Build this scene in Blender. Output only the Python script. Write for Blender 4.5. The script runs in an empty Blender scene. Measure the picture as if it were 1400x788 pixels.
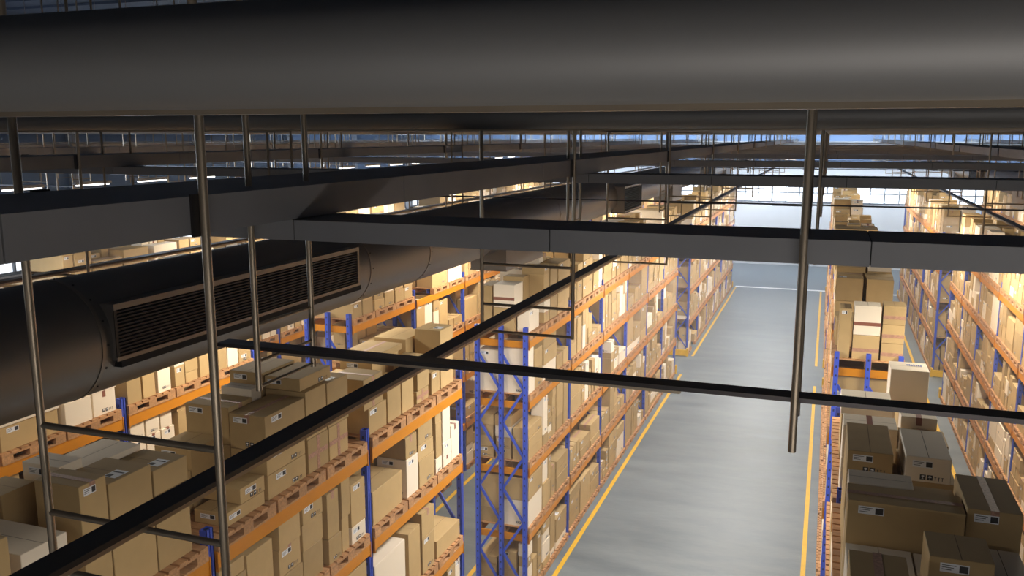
import bpy, bmesh, math, random
from mathutils import Vector, Matrix
PI = math.pi
SC = bpy.context.scene
COL = SC.collection

# ------------------------------------------------------------------ materials
def srgb(r, g, b):
    def f(c):
        c /= 255.0
        return c / 12.92 if c <= 0.04045 else ((c + 0.055) / 1.055) ** 2.4
    return (f(r), f(g), f(b), 1.0)

def mat(name, col, rough=0.6, metal=0.0, vary=0.0, noise=None, bump=0.0, emit=None, estr=0.0, spec=0.5):
    m = bpy.data.materials.new(name)
    m.use_nodes = True
    nt = m.node_tree
    b = nt.nodes['Principled BSDF']
    b.inputs['Base Color'].default_value = col
    b.inputs['Roughness'].default_value = rough
    b.inputs['Metallic'].default_value = metal
    b.inputs['Specular IOR Level'].default_value = spec
    last = None
    if noise:
        scale, amount, stretch = noise
        tc = nt.nodes.new('ShaderNodeTexCoord')
        mp = nt.nodes.new('ShaderNodeMapping')
        mp.inputs['Scale'].default_value = stretch
        nz = nt.nodes.new('ShaderNodeTexNoise')
        nz.inputs['Scale'].default_value = scale
        nz.inputs['Detail'].default_value = 5
        nt.links.new(tc.outputs['Object'], mp.inputs['Vector'])
        nt.links.new(mp.outputs['Vector'], nz.inputs['Vector'])
        mr = nt.nodes.new('ShaderNodeMapRange')
        mr.inputs['From Min'].default_value = 0.3
        mr.inputs['From Max'].default_value = 0.7
        mr.inputs['To Min'].default_value = 1 - amount
        mr.inputs['To Max'].default_value = 1 + amount
        nt.links.new(nz.outputs['Fac'], mr.inputs['Value'])
        last = mr.outputs['Result']
        if bump:
            bp = nt.nodes.new('ShaderNodeBump')
            bp.inputs['Strength'].default_value = bump
            bp.inputs['Distance'].default_value = 0.01
            nt.links.new(nz.outputs['Fac'], bp.inputs['Height'])
            nt.links.new(bp.outputs['Normal'], b.inputs['Normal'])
    if vary:
        g = nt.nodes.new('ShaderNodeNewGeometry')
        oi = nt.nodes.new('ShaderNodeObjectInfo')
        ad = nt.nodes.new('ShaderNodeMath'); ad.operation = 'ADD'
        nt.links.new(g.outputs['Random Per Island'], ad.inputs[0])
        nt.links.new(oi.outputs['Random'], ad.inputs[1])
        fr = nt.nodes.new('ShaderNodeMath'); fr.operation = 'FRACT'
        nt.links.new(ad.outputs[0], fr.inputs[0])
        mr2 = nt.nodes.new('ShaderNodeMapRange')
        mr2.inputs['To Min'].default_value = 1 - vary
        mr2.inputs['To Max'].default_value = 1 + vary
        nt.links.new(fr.outputs[0], mr2.inputs['Value'])
        if last is None:
            last = mr2.outputs['Result']
        else:
            mu = nt.nodes.new('ShaderNodeMath'); mu.operation = 'MULTIPLY'
            nt.links.new(last, mu.inputs[0]); nt.links.new(mr2.outputs['Result'], mu.inputs[1])
            last = mu.outputs[0]
    if last is not None:
        vm = nt.nodes.new('ShaderNodeVectorMath'); vm.operation = 'SCALE'
        vm.inputs[0].default_value = col[:3]
        nt.links.new(last, vm.inputs['Scale'])
        nt.links.new(vm.outputs['Vector'], b.inputs['Base Color'])
    if emit:
        b.inputs['Emission Color'].default_value = emit
        b.inputs['Emission Strength'].default_value = estr
    return m

M = {}
M['tan'] = mat('cardboard', srgb(184, 156, 110), 0.75, vary=0.13, noise=(6, 0.05, (1, 1, 1)), spec=0.25)
M['white'] = mat('white_cardboard', srgb(236, 222, 200), 0.7, vary=0.05, spec=0.3)
M['seam'] = mat('cardboard_seam', srgb(112, 84, 50), 0.8)
M['tape_tan'] = mat('printed_tape', srgb(172, 130, 108), 0.45, noise=(60, 0.28, (1, 1, 1)))
M['tape_white'] = mat('brown_tape', srgb(140, 88, 70), 0.4, noise=(60, 0.1, (1, 1, 1)))
M['label'] = mat('label_paper', srgb(235, 236, 238), 0.5)
M['ink'] = mat('label_ink', srgb(52, 50, 50), 0.6)
M['blueink'] = mat('blue_ink', srgb(90, 110, 170), 0.6)
M['wood'] = mat('pallet_wood', srgb(182, 136, 92), 0.8, vary=0.16, noise=(9, 0.22, (1, 6, 6)), bump=0.15)
M['blue'] = mat('blue_rack_paint', srgb(62, 84, 190), 0.42, noise=(3, 0.05, (1, 1, 1)))
M['orange'] = mat('orange_beam_paint', srgb(206, 132, 20), 0.45, noise=(3, 0.05, (1, 1, 1)))
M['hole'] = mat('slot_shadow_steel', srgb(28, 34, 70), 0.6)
M['yellow'] = mat('yellow_paint', srgb(222, 174, 22), 0.5, noise=(4, 0.08, (1, 1, 1)))
M['whiteline'] = mat('white_floor_paint', srgb(235, 235, 235), 0.5)
M['steel_dark'] = mat('dark_painted_steel', srgb(148, 147, 148), 0.45, metal=0.1, noise=(2.2, 0.09, (1, 1, 1)))
M['rod'] = mat('grey_steel_rod', srgb(178, 162, 140), 0.34, metal=0.7, noise=(5, 0.1, (1, 1, 0.4)))
M['bar'] = mat('dark_steel_strip', srgb(70, 66, 66), 0.33, metal=0.7)
M['duct'] = mat('dark_duct_sheet', srgb(140, 137, 134), 0.42, metal=0.75, noise=(1.6, 0.06, (1, 1, 1)))
M['plenum'] = mat('pale_galvanised_sheet', srgb(150, 148, 146), 0.5, metal=0.3)
M['pipe'] = mat('dark_pipe_paint', srgb(140, 138, 136), 0.55, metal=0.5, noise=(1.6, 0.05, (1, 1, 1)))
M['duct_rim'] = mat('duct_flange_sheet', srgb(150, 142, 134), 0.4, metal=0.7)
M['louvre'] = mat('grille_steel', srgb(58, 55, 53), 0.45, metal=0.4)
M['grille_back'] = mat('grille_inside', srgb(24, 23, 22), 0.7)
M['wall'] = mat('painted_wall', srgb(196, 197, 200), 0.8, noise=(0.5, 0.04, (1, 1, 1)))
M['tinted'] = mat('blue_light_wall_tint', srgb(122, 146, 184), 0.6, noise=(0.6, 0.08, (1, 1, 1)))  # blue light on the upper walls put into their base colour
M['ceil'] = mat('ceiling_sheet', srgb(44, 54, 74), 0.7)
M['frame'] = mat('window_frame_paint', srgb(84, 90, 100), 0.5)
M['pane'] = mat('daylit_pane', srgb(230, 238, 250), 0.2, emit=(0.86, 0.93, 1.0, 1), estr=1.5)
M['lamp'] = mat('lamp_diffuser', srgb(250, 250, 250), 0.4, emit=(1.0, 0.96, 0.9, 1), estr=5.0)
M['column'] = mat('pale_column_paint', srgb(190, 194, 204), 0.6)

def floor_mat():
    m = bpy.data.materials.new('sealed_concrete')
    m.use_nodes = True
    nt = m.node_tree
    b = nt.nodes['Principled BSDF']
    tc = nt.nodes.new('ShaderNodeTexCoord')
    def noise(scale, stretch, detail=6):
        mp = nt.nodes.new('ShaderNodeMapping'); mp.inputs['Scale'].default_value = stretch
        nz = nt.nodes.new('ShaderNodeTexNoise'); nz.inputs['Scale'].default_value = scale
        nz.inputs['Detail'].default_value = detail
        nt.links.new(tc.outputs['Object'], mp.inputs['Vector'])
        nt.links.new(mp.outputs['Vector'], nz.inputs['Vector'])
        return nz.outputs['Fac']
    a = noise(0.9, (0.55, 2.2, 1)); c = noise(14, (0.25, 3.0, 1))
    mx = nt.nodes.new('ShaderNodeMath'); mx.operation = 'MULTIPLY_ADD'
    nt.links.new(c, mx.inputs[0]); mx.inputs[1].default_value = 0.45
    nt.links.new(a, mx.inputs[2])
    cr = nt.nodes.new('ShaderNodeValToRGB')
    cr.color_ramp.elements[0].position = 0.45; cr.color_ramp.elements[0].color = srgb(88, 98, 106)
    cr.color_ramp.elements[1].position = 1.0; cr.color_ramp.elements[1].color = srgb(122, 130, 134)
    nt.links.new(mx.outputs[0], cr.inputs['Fac'])
    nt.links.new(cr.outputs['Color'], b.inputs['Base Color'])
    mr = nt.nodes.new('ShaderNodeMapRange')
    mr.inputs['To Min'].default_value = 0.34; mr.inputs['To Max'].default_value = 0.62
    nt.links.new(a, mr.inputs['Value']); nt.links.new(mr.outputs['Result'], b.inputs['Roughness'])
    bp = nt.nodes.new('ShaderNodeBump'); bp.inputs['Strength'].default_value = 0.12
    bp.inputs['Distance'].default_value = 0.01
    nt.links.new(c, bp.inputs['Height']); nt.links.new(bp.outputs['Normal'], b.inputs['Normal'])
    return m
M['floor'] = floor_mat()

# ------------------------------------------------------------------ mesh builder
class MB:
    def __init__(s):
        s.v = []; s.f = []; s.m = []; s.mats = []
        s.smooth = False
    def mi(s, key):
        if key not in s.mats: s.mats.append(key)
        return s.mats.index(key)
    def quad(s, pts, key):
        n = len(s.v); s.v += [tuple(p) for p in pts]
        s.f.append(tuple(range(n, n + len(pts)))); s.m.append(s.mi(key))
    def box(s, x0, x1, y0, y1, z0, z1, key, rot=0.0, piv=None):
        P = [(x0, y0, z0), (x1, y0, z0), (x1, y1, z0), (x0, y1, z0), (x0, y0, z1), (x1, y0, z1), (x1, y1, z1), (x0, y1, z1)]
        if rot:
            cx, cy = piv if piv else ((x0 + x1) / 2, (y0 + y1) / 2)
            ca, sa = math.cos(rot), math.sin(rot)
            P = [(cx + (x - cx) * ca - (y - cy) * sa, cy + (x - cx) * sa + (y - cy) * ca, z) for x, y, z in P]
        n = len(s.v); s.v += P
        for f in ((3, 2, 1, 0), (4, 5, 6, 7), (0, 1, 5, 4), (1, 2, 6, 5), (2, 3, 7, 6), (3, 0, 4, 7)):
            s.f.append(tuple(n + i for i in f)); s.m.append(s.mi(key))
    def bar(s, a, b, w, h, key):
        a = Vector(a); b = Vector(b); d = (b - a).normalized()
        up = Vector((0, 0, 1)) if abs(d.z) < 0.95 else Vector((0, 1, 0))
        r = d.cross(up).normalized() * (w / 2); u = r.cross(d).normalized() * (h / 2)
        P = [a - r - u, a + r - u, a + r + u, a - r + u, b - r - u, b + r - u, b + r + u, b - r + u]
        n = len(s.v); s.v += [tuple(p) for p in P]
        for f in ((0, 1, 2, 3), (7, 6, 5, 4), (1, 0, 4, 5), (2, 1, 5, 6), (3, 2, 6, 7), (0, 3, 7, 4)):
            s.f.append(tuple(n + i for i in f)); s.m.append(s.mi(key))
    def tube(s, a, b, r, key, n=12, caps=True, r2=None):
        a = Vector(a); b = Vector(b); d = (b - a).normalized()
        up = Vector((0, 0, 1)) if abs(d.z) < 0.9 else Vector((1, 0, 0))
        e1 = d.cross(up).normalized(); e2 = d.cross(e1).normalized()
        k = len(s.v); r2 = r if r2 is None else r2
        for c, rr in ((a, r), (b, r2)):
            for i in range(n):
                t = 2 * PI * i / n
                s.v.append(tuple(c + e1 * (rr * math.cos(t)) + e2 * (rr * math.sin(t))))
        for i in range(n):
            j = (i + 1) % n
            s.f.append((k + i, k + j, k + n + j, k + n + i)); s.m.append(s.mi(key))
        if caps:
            s.f.append(tuple(k + i for i in range(n))[::-1]); s.m.append(s.mi(key))
            s.f.append(tuple(k + n + i for i in range(n))); s.m.append(s.mi(key))
    def mesh(s, name, smooth=False, bevel=0.0):
        me = bpy.data.meshes.new(name)
        me.from_pydata(s.v, [], s.f)
        for k in s.mats: me.materials.append(M[k])
        for i, p in enumerate(me.polygons): p.material_index = s.m[i]
        bm = bmesh.new(); bm.from_mesh(me)
        if bevel:
            bmesh.ops.bevel(bm, geom=list(bm.edges), offset=bevel, segments=1, affect='EDGES')
        bmesh.ops.recalc_face_normals(bm, faces=bm.faces)
        bm.to_mesh(me); bm.free()
        if smooth:
            me.polygons.foreach_set('use_smooth', [True] * len(me.polygons))
            try: me.set_sharp_from_angle(angle=math.radians(40))
            except Exception: pass
        return me
    def build(s, name, parent=None, smooth=False, bevel=0.0, loc=(0, 0, 0)):
        return link(name, s.mesh(name, smooth, bevel), parent, loc)

def link(name, me, parent=None, loc=(0, 0, 0)):
    o = bpy.data.objects.new(name, me)
    COL.objects.link(o); o.location = loc
    if parent is not None: o.parent = parent
    return o
def empty(name, loc=(0, 0, 0)):
    return link(name, None, None, loc)
def tag(o, label=None, cat=None, group=None, kind=None):
    if label: o['label'] = label
    if cat: o['category'] = cat
    if group: o['group'] = group
    if kind: o['kind'] = kind
    return o
def struct(o, label=None):
    return tag(o, label, None, None, 'structure')

# ------------------------------------------------------------------ layout numbers
PITCH = 2.72
BLOCK = {0: (2.95, 3), 1: (14.05, 6), 2: (33.45, 6)}     # start Y, bays
ROWS = {'A': (-5.74, -4.76), 'B': (0.25, 1.23), 'C': (3.85, 4.83), 'D': (-9.24, -8.26),
        'E': (-12.74, -11.76), 'F': (-16.24, -15.26), 'G': (7.4, 8.38)}
FACE = {'A': 1, 'B': -1, 'C': -1, 'D': 1, 'E': 1, 'F': 1, 'G': -1}    # side seen from the photo
BEAMZ = [(1.11, 1.25), (2.37, 2.51), (3.62, 3.76), (4.73, 4.87)]
POST_H = 5.115
PAL_H = 0.13
BACK_Y, LEFT_X, RIGHT_X, CEIL_Z = 59.8, -23.8, 22.0, 11.2

# ------------------------------------------------------------------ room
def room():
    b = MB(); b.box(LEFT_X, RIGHT_X, -6, BACK_Y, -0.2, 0, 'floor'); struct(b.build('floor'), 'grey sealed concrete warehouse floor between the racks')
    # back wall and left wall with a window band z 4.15 .. 5.4
    wz0, wz1 = 4.15, 5.4
    b = MB()
    b.box(LEFT_X, RIGHT_X, BACK_Y, BACK_Y + 0.3, 0, wz0, 'wall')
    b.box(LEFT_X, RIGHT_X, BACK_Y, BACK_Y + 0.3, wz1, 6.4, 'wall')
    b.box(LEFT_X, RIGHT_X, BACK_Y + 0.04, BACK_Y + 0.3, 6.4, CEIL_Z, 'tinted')
    b.box(LEFT_X, RIGHT_X, BACK_Y - 0.05, BACK_Y + 0.04, 6.34, 6.44, 'column')
    struct(b.build('wall_back'), 'pale far wall with a band of windows')
    b = MB()
    b.box(LEFT_X - 0.3, LEFT_X, -6, BACK_Y, 0, wz0, 'wall')
    b.box(LEFT_X - 0.3, LEFT_X, -6, BACK_Y, wz1, 5.75, 'wall')
    b.box(LEFT_X - 0.3, LEFT_X - 0.04, -6, BACK_Y, 5.75, CEIL_Z, 'tinted')
    struct(b.build('wall_left'), 'left wall clad above the windows, blue light painted in')
    b = MB(); b.box(RIGHT_X, RIGHT_X + 0.3, -6, BACK_Y, 0, CEIL_Z, 'wall'); struct(b.build('wall_right'))
    b = MB(); b.box(LEFT_X, RIGHT_X, -6.3, -6, 0, CEIL_Z, 'wall'); struct(b.build('wall_front'))
    b = MB(); b.box(LEFT_X, RIGHT_X, -6, BACK_Y, CEIL_Z, CEIL_Z + 0.2, 'ceil')
    y = -5.5
    while y < BACK_Y:
        b.box(LEFT_X, RIGHT_X, y, y + 0.06, CEIL_Z - 0.05, CEIL_Z, 'ceil'); y += 0.9
    struct(b.build('ceiling'), 'dark blue grey ribbed roof sheet')
    n = 1
    def window(axis, a, c):
        nonlocal n
        f = MB(); p = MB(); t = 0.055
        step = 0.85; k = max(1, round((c - a) / step)); st = (c - a) / k
        zm = (wz0 + wz1) / 2
        def bx(mb, u0, u1, d0, d1, z0, z1, key):
            if axis == 'x': mb.box(u0, u1, BACK_Y + d0, BACK_Y + d1, z0, z1, key)
            else: mb.box(LEFT_X - d1, LEFT_X - d0, u0, u1, z0, z1, key)
        for i in range(k + 1):
            bx(f, a + i * st - t / 2 + (t / 2 if i == 0 else 0), a + i * st + t / 2 - (t / 2 if i == k else 0), 0.02, 0.12, wz0, wz1, 'frame')
        for z in (wz0 + 0.02, zm, wz1 - 0.02): bx(f, a, c, 0.025, 0.115, z - t / 2, z + t / 2, 'frame')
        bx(f, a, c, -0.04, 0.1, wz0 - 0.04, wz0, 'frame')
        bx(p, a, c, 0.14, 0.16, wz0, wz1, 'pane')
        o = struct(f.build('window_%d' % n), 'dark framed daylit window in the window band')
        p.build('pane', o); n += 1
        # wall pier between windows
    xs = [LEFT_X + i * 5.1 for i in range(9)] + [RIGHT_X]
    for i in range(len(xs) - 1):
        if xs[i + 1] > 13: break
        window('x', xs[i] + 0.02, xs[i + 1] - 0.02)
    y = -1.0
    while y + 5.1 < BACK_Y:
        window('y', y + 0.02, y + 5.08); y += 5.1
    b = MB()
    b.box(-4.6, 5.0, 50.1, 50.42, 0.0, 0.004, 'whiteline'); struct(b.build('trim_1'), 'white floor line across the aisle end')
    k = 2
    def line(x0, x1, y0, y1):
        nonlocal k
        b = MB(); b.box(x0, x1, y0, y1, 0.0, 0.004, 'yellow')
        struct(b.build('trim_%d' % k), 'yellow floor line beside the racks'); k += 1
    for bi, (y0, nb) in BLOCK.items():
        a, c = y0 - 0.15, y0 + nb * PITCH + 0.15
        for xl in (-4.545, -0.02, 3.42, 1.5, -6.1, -7.95):
            line(xl - 0.045, xl + 0.045, a, c)
    y = 4.0
    while y < BACK_Y - 1:
        b = MB(); b.box(LEFT_X, LEFT_X + 0.18, y, y + 0.25, 0, CEIL_Z, 'column'); struct(b.build('trim_%d' % k), 'pale column against the left wall'); k += 1
        y += 6.2
room()

# ------------------------------------------------------------------ roof steel
T = 4.453
LX0 = -2.60; LW = 0.665; LP = 5.1
ordn = ['first', 'second', 'third', 'fourth', 'fifth', 'sixth', 'seventh', 'eighth', 'ninth', 'tenth', 'eleventh', 'twelfth', 'thirteenth', 'fourteenth', 'fifteenth', 'sixteenth', 'seventeenth', 'eighteenth', 'nineteenth', 'twentieth',
        'twenty-first', 'twenty-second', 'twenty-third', 'twenty-fourth', 'twenty-fifth', 'twenty-sixth']
def lname(m):
    if m == 0: return 'long beam left of the main aisle'
    if m == 1: return 'long beam right of the main aisle'
    if m < 0: return '%s long beam beyond the one left of the aisle' % ordn[-m - 1]
    return '%s long beam beyond the one right of the aisle' % ordn[m - 2]
def lshort(m):
    if m == 0: return 'beam left of aisle'
    if m == 1: return 'beam right of aisle'
    return '%s beam further %s' % (ordn[abs(m if m < 0 else m - 1) - 1], 'left' if m < 0 else 'right')
for m in range(-4, 4):
    x = LX0 + m * LP
    b = MB(); y = -0.6; i = 0
    while y < BACK_Y - 0.2:
        y2 = min(y + 2.22, BACK_Y - 0.02)
        b.box(x, x + LW, y, y2 - 0.006, 8.082, 8.207, 'steel_dark')
        b.box(x + 0.01, x + LW - 0.01, y2 - 0.006, y2, 8.086, 8.203, 'grille_back')
        y = y2
    o = b.build('long_roof_beam')
    tag(o, 'dark steel box beam running away, ' + lname(m), 'beam', 'long roof beams')
    # bolted brackets where the hanger frames clasp the beam
    for k in range(13):
        if m in (-1, 0, 1) and k < 6:
            br = MB(); yb = 2.353 + k * T
            br.box(x + LW, x + LW + 0.012, yb - 0.045, yb + 0.03, 8.075, 8.214, 'bar')
            br.box(x - 0.012, x, yb - 0.045, yb + 0.03, 8.075, 8.214, 'bar')
            br.build('bracket', o)
for k in range(13):
    y = 2.9 + k * T
    b = MB(); x = LEFT_X + 0.02
    while x < RIGHT_X - 0.1:
        x2 = min(x + 1.04, RIGHT_X - 0.02)
        b.box(x, x2 - 0.004, y, y + 0.34, 7.999, 8.078, 'steel_dark')
        b.box(x2 - 0.004, x2, y + 0.005, y + 0.335, 8.003, 8.074, 'grille_back')
        x = x2
    tag(b.build('cross_roof_beam'), 'grey steel box beam crossing the hall, %s from the front' % ordn[k], 'beam', 'cross roof beams')

ROD_TOP = CEIL_Z - 0.06
def rod_mesh(z0, r=0.0145, n=12):
    b = MB(); b.tube((0, 0, z0), (0, 0, ROD_TOP), r, 'rod', n); return b.mesh('rod', True)
L_ROD = rod_mesh(6.74, 0.0155); C_ROD = rod_mesh(7.385, 0.0125)
L_ROD_F = rod_mesh(6.74, 0.0155, 6); C_ROD_F = rod_mesh(7.385, 0.0125, 6)
def rung_mesh(a, c, r=0.012, n=10):
    b = MB(); b.tube(a, c, r, 'rod', n); return b.mesh('rung', True)
LW2 = 0.80
L_RUNG = rung_mesh((0, 0, 0), (LW2, 0, 0), 0.0125); C_RUNG = rung_mesh((0, 0, 0), (0, 0.40, 0), 0.007)
def hanger_L(m, k):
    x = LX0 - 0.115 + m * LP; y = 2.353 + k * T
    lab = 'steel rod hanger clasping the %s, %s from the front' % (lshort(m), ordn[k])
    if k < 4 and m in (-1, 0, 1):
        e = empty('hanger_frame', (x, y, 0))
        link('rod', L_ROD, e); link('rod', L_ROD, e, (LW2, 0, 0))
        for z in (7.335, 6.99, 6.755): link('rung', L_RUNG, e, (0, 0, z))
    else:
        b = MB()
        for xx in (0, LW2): b.tube((xx, 0, 6.74), (xx, 0, ROD_TOP), 0.0155, 'rod', 5)
        for z in (7.335, 6.99, 6.755): b.tube((0, 0, z), (LW2, 0, z), 0.0125, 'rod', 5)
        e = b.build('hanger_frame', loc=(x, y, 0))
    tag(e, lab, 'hanger', 'wide hanger frames around the long beams')
def hanger_C(x, k, col):
    y = 2.865 + k * T
    lab = 'narrow steel rod hanger around the %s cross beam, %s' % (ordn[k], col)
    if k < 4 and -5 < x < 4:
        e = empty('hanger_frame', (x, y, 0))
        link('rod', C_ROD, e); link('rod', C_ROD, e, (0, 0.40, 0))
        for z in (7.655, 7.505, 7.40): link('rung', C_RUNG, e, (0, 0, z))
    else:
        b = MB()
        for yy in (0, 0.40): b.tube((0, yy, 7.385), (0, yy, ROD_TOP), 0.0125, 'rod', 5)
        for z in (7.655, 7.505, 7.40): b.tube((0, 0, z), (0, 0.40, z), 0.007, 'rod', 5)
        e = b.build('hanger_frame', loc=(x, y, 0))
    tag(e, lab, 'hanger', 'narrow hanger frames around the cross beams')
for k in range(13):
    for m in range(-4, 3):
        hanger_L(m, k)
    for m in range(-3, 3):
        for j, dx in enumerate((-2.115, -0.06)):
            x = dx + m * LP
            if x / (2.9 + k * T) < -1.9 or x / (2.9 + k * T) > 0.55: continue
            side = {(-3, 0): 'third bay left, outer', (-3, 1): 'third bay left, inner', (-2, 0): 'second bay left, outer', (-2, 1): 'second bay left, inner',
                    (-1, 0): 'first bay left, outer', (-1, 1): 'first bay left, inner', (0, 0): 'beside the left long beam', (0, 1): 'over the main aisle',
                    (1, 0): 'beside the right long beam', (1, 1): 'first bay right, outer', (2, 0): 'second bay right, inner', (2, 1): 'second bay right, outer'}[(m, j)]
            hanger_C(x, k, side)
# thin strips carried by the hanger rungs
for m in range(-3, 3):
    xc = -2.30 + m * LP
    b = MB(); b.box(xc - 0.058, xc + 0.058, -0.6, BACK_Y - 0.03, 7.012, 7.034, 'bar'); b.box(xc - 0.05, xc + 0.056, -0.6, BACK_Y - 0.03, 7.003, 7.012, 'rod')
    b.box(xc + 0.02, xc + 0.056, -0.6, BACK_Y - 0.03, 6.994, 7.004, 'rod')
    tag(b.build('carrier_strip'), 'dark flat steel strip running away under the ' + lshort(m), 'strip', 'long carrier strips')
for k in range(13):
    y = 3.0 + k * T
    b = MB()
    x = -2.42 - 4 * LP
    while x < 14:
        b.box(x, x + 4.9 + 0.2, y, y + 0.085, 7.512, 7.528, 'bar')
        b.box(x + 0.35, x + 1.15, y + 0.01, y + 0.06, 7.5, 7.512, 'bar')
        b.box(x + 1.75, x + 2.25, y + 0.01, y + 0.06, 7.5, 7.512, 'bar')
        x += LP
    if k == 0:
        b = MB(); b.box(-2.42, 14, y, y + 0.085, 7.512, 7.528, 'bar')
        for a, c in ((-2.15, -1.35), (-0.95, -0.45), (0.62, 1.4), (2.0, 2.7)): b.box(a, c, y + 0.01, y + 0.07, 7.499, 7.512, 'rod')
    tag(b.build('carrier_strip'), 'thin dark steel strip crossing the hall, %s from the front' % ordn[k], 'strip', 'cross carrier strips')

# round pipes crossing just above eye height
for k in range(13):
    y = 1.254 + k * T
    b = MB(); r = 0.087; zc = 8.443 + r
    b.tube((LEFT_X + 0.02, y, zc), (RIGHT_X - 0.02, y, zc), r, 'pipe', 64 if k < 2 else 20)
    o = b.build('round_pipe', smooth=True)
    tag(o, 'dark round pipe crossing the whole hall, %s from the front' % ordn[k], 'pipe', 'round pipes under the roof')
    if k < 2:
        q = MB(); q.box(LEFT_X + 0.02, RIGHT_X - 0.02, y - 0.012, y + 0.012, zc - r - 0.008, zc - r + 0.002, 'rod')  # pale strip added for the warm reflection along the pipe's underside
        q.build('underside_glint', o)

# air ducts running away with grille housings
def duct(xc, zc, r, y0, y1, side, label):
    root = empty('air_duct', (xc, y0, zc))
    b = MB(); y = y0
    b.tube((0, 0, 0), (0, y1 - y0, 0), r, 'duct', 96, caps=True)
    b.build('duct_tube', root, smooth=True)
    y = 4.5 - 3.65
    first = 4.6
    joints = [first - 0.25, first + 3.35, first + 4.8]
    h0 = first + 7.3
    units = [('grille', first - 0.17, 3.2)]
    while h0 < y1 - 6:
        units += [('plenum', h0 + 0.1, 1.75), ('outlet', h0 + 7.35, 1.9)]
        joints += [h0 - 0.3, h0 + 2.9, h0 + 4.35, h0 + 6.6]
        h0 += 14.6
    for j in joints:
        if j < y0 or j > y1: continue
        q = MB()
        q.tube((0, j - y0 - 0.014, 0), (0, j - y0 + 0.014, 0), r + 0.005, 'duct_rim', 96, caps=True)
        for i in range(16):
            a = 2 * PI * i / 16
            q.tube((math.cos(a) * (r + 0.001), j - y0 + 0.035, math.sin(a) * (r + 0.001)), (math.cos(a) * (r + 0.007), j - y0 + 0.035, math.sin(a) * (r + 0.007)), 0.007, 'bar', 6)
        q.build('joint_ring', root, smooth=True)
    for kind, h, ln in units:
        a, c = h - y0, h - y0 + ln
        t = 0.018
        if kind == 'plenum':
            lo, hi = sorted((side * -0.15, side * 0.42))
            q = MB(); q.box(lo, hi, a, c, -0.62, -0.08, 'plenum')
            for z in (-0.62, -0.2): q.box(lo - .008, hi + .008, a - .008, c + .008, z, z + 0.02, 'duct_rim')
            q.build('drop_box', root); continue
        zb, zt = (-0.115, 0.262) if kind == 'grille' else (-0.33, 0.24)
        X1 = side * (r + (0.03 if kind == 'grille' else 0.16))
        lo, hi = sorted((side * 0.26, X1))
        body_ = 'duct_rim' if kind == 'grille' else 'plenum'
        q = MB()
        q.box(lo, hi, a, c, zt - t, zt, body_); q.box(lo, hi, a, c, zb, zb + t, body_)
        q.box(lo, hi, a, a + t, zb + t, zt - t, body_); q.box(lo, hi, c - t, c, zb + t, zt - t, body_)
        xf0, xf1 = sorted((X1, X1 + side * 0.008))
        q.box(xf0, xf1, a - 0.01, c + 0.01, zt - 0.035, zt + 0.005, 'duct_rim'); q.box(xf0, xf1, a - 0.01, c + 0.01, zb - 0.005, zb + 0.022, 'duct_rim')
        q.box(xf0, xf1, a - 0.01, a + 0.012, zb + 0.022, zt - 0.035, 'louvre'); q.box(xf0, xf1, c - 0.022, c + 0.01, zb + 0.022, zt - 0.035, 'duct_rim')
        hb = q.build('grille_housing', root)
        g = MB()
        xb0, xb1 = sorted((X1 - side * 0.07, X1 - side * 0.06))
        g.box(xb0, xb1, a + t, c - t, zb + t, zt - t, 'grille_back')
        nsl = 13
        for i in range(nsl):
            z = zb + 0.04 + (zt - zb - 0.09) * i / (nsl - 1)
            g.bar((X1 - side * 0.026, a + 0.02, z), (X1 - side * 0.026, c - 0.02, z), 0.045, 0.004, 'louvre')
            g.bar((X1 - side * 0.004, a + 0.02, z - 0.004), (X1 - side * 0.004, c - 0.02, z - 0.004), 0.004, 0.009, 'louvre')
        g.build('louvre_grille', hb)
        f = MB(); f.box(lo, hi, a + 0.03, c + 0.04, zb - 0.055 if kind == 'grille' else zb - 0.03, zb - 0.006, 'grille_back'); f.build('under_shade', hb)  # dark strip standing in for the shade beneath the housing
    # straps to the roof
    tag(root, label, 'air duct')
duct(-4.82, 7.04, 0.414, -0.4, BACK_Y - 0.5, 1, 'large dark round air duct with louvred grilles above the left racks')
duct(5.38, 7.04, 0.414, 8.0, BACK_Y - 0.5, -1, 'large dark round air duct above the racks on the far right')

# tube lamps in a row over the side aisle
b = MB(); b.box(-0.02, 0.02, 0.1, 0.72, 0, 0.02, 'lamp'); LAMP = b.mesh('tube')
b = MB(); b.box(-0.03, 0.03, 0.06, 0.76, 0.02, 0.06, 'column'); LAMPH = b.mesh('housing')
b = MB()
for yy in (0.1, 0.72): b.tube((0, yy, 0.06), (0, yy, CEIL_Z - 7.66 - 0.06), 0.003, 'rod', 4)
LAMPW = b.mesh('suspension_wire')
for i in range(26):
    y = 8.75 + i * 1.25
    o = link('tube_lamp', LAMP, None, (-10.5, y, 7.66)); link('lamp_housing', LAMPH, o); link('suspension_wire', LAMPW, o)
    tag(o, 'short glowing tube lamp, %s from the front in the left hanging row' % ordn[i], 'lamp', 'tube lamps over the side aisle')
for i in range(10):
    y = 30 + i * 2.5
    o = link('tube_lamp', LAMP, None, (10.6, y, 7.66)); link('lamp_housing', LAMPH, o); link('suspension_wire', LAMPW, o)
    tag(o, 'short glowing tube lamp, %s from the front beyond the right duct' % ordn[i], 'lamp', 'tube lamps at the far right')

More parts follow.
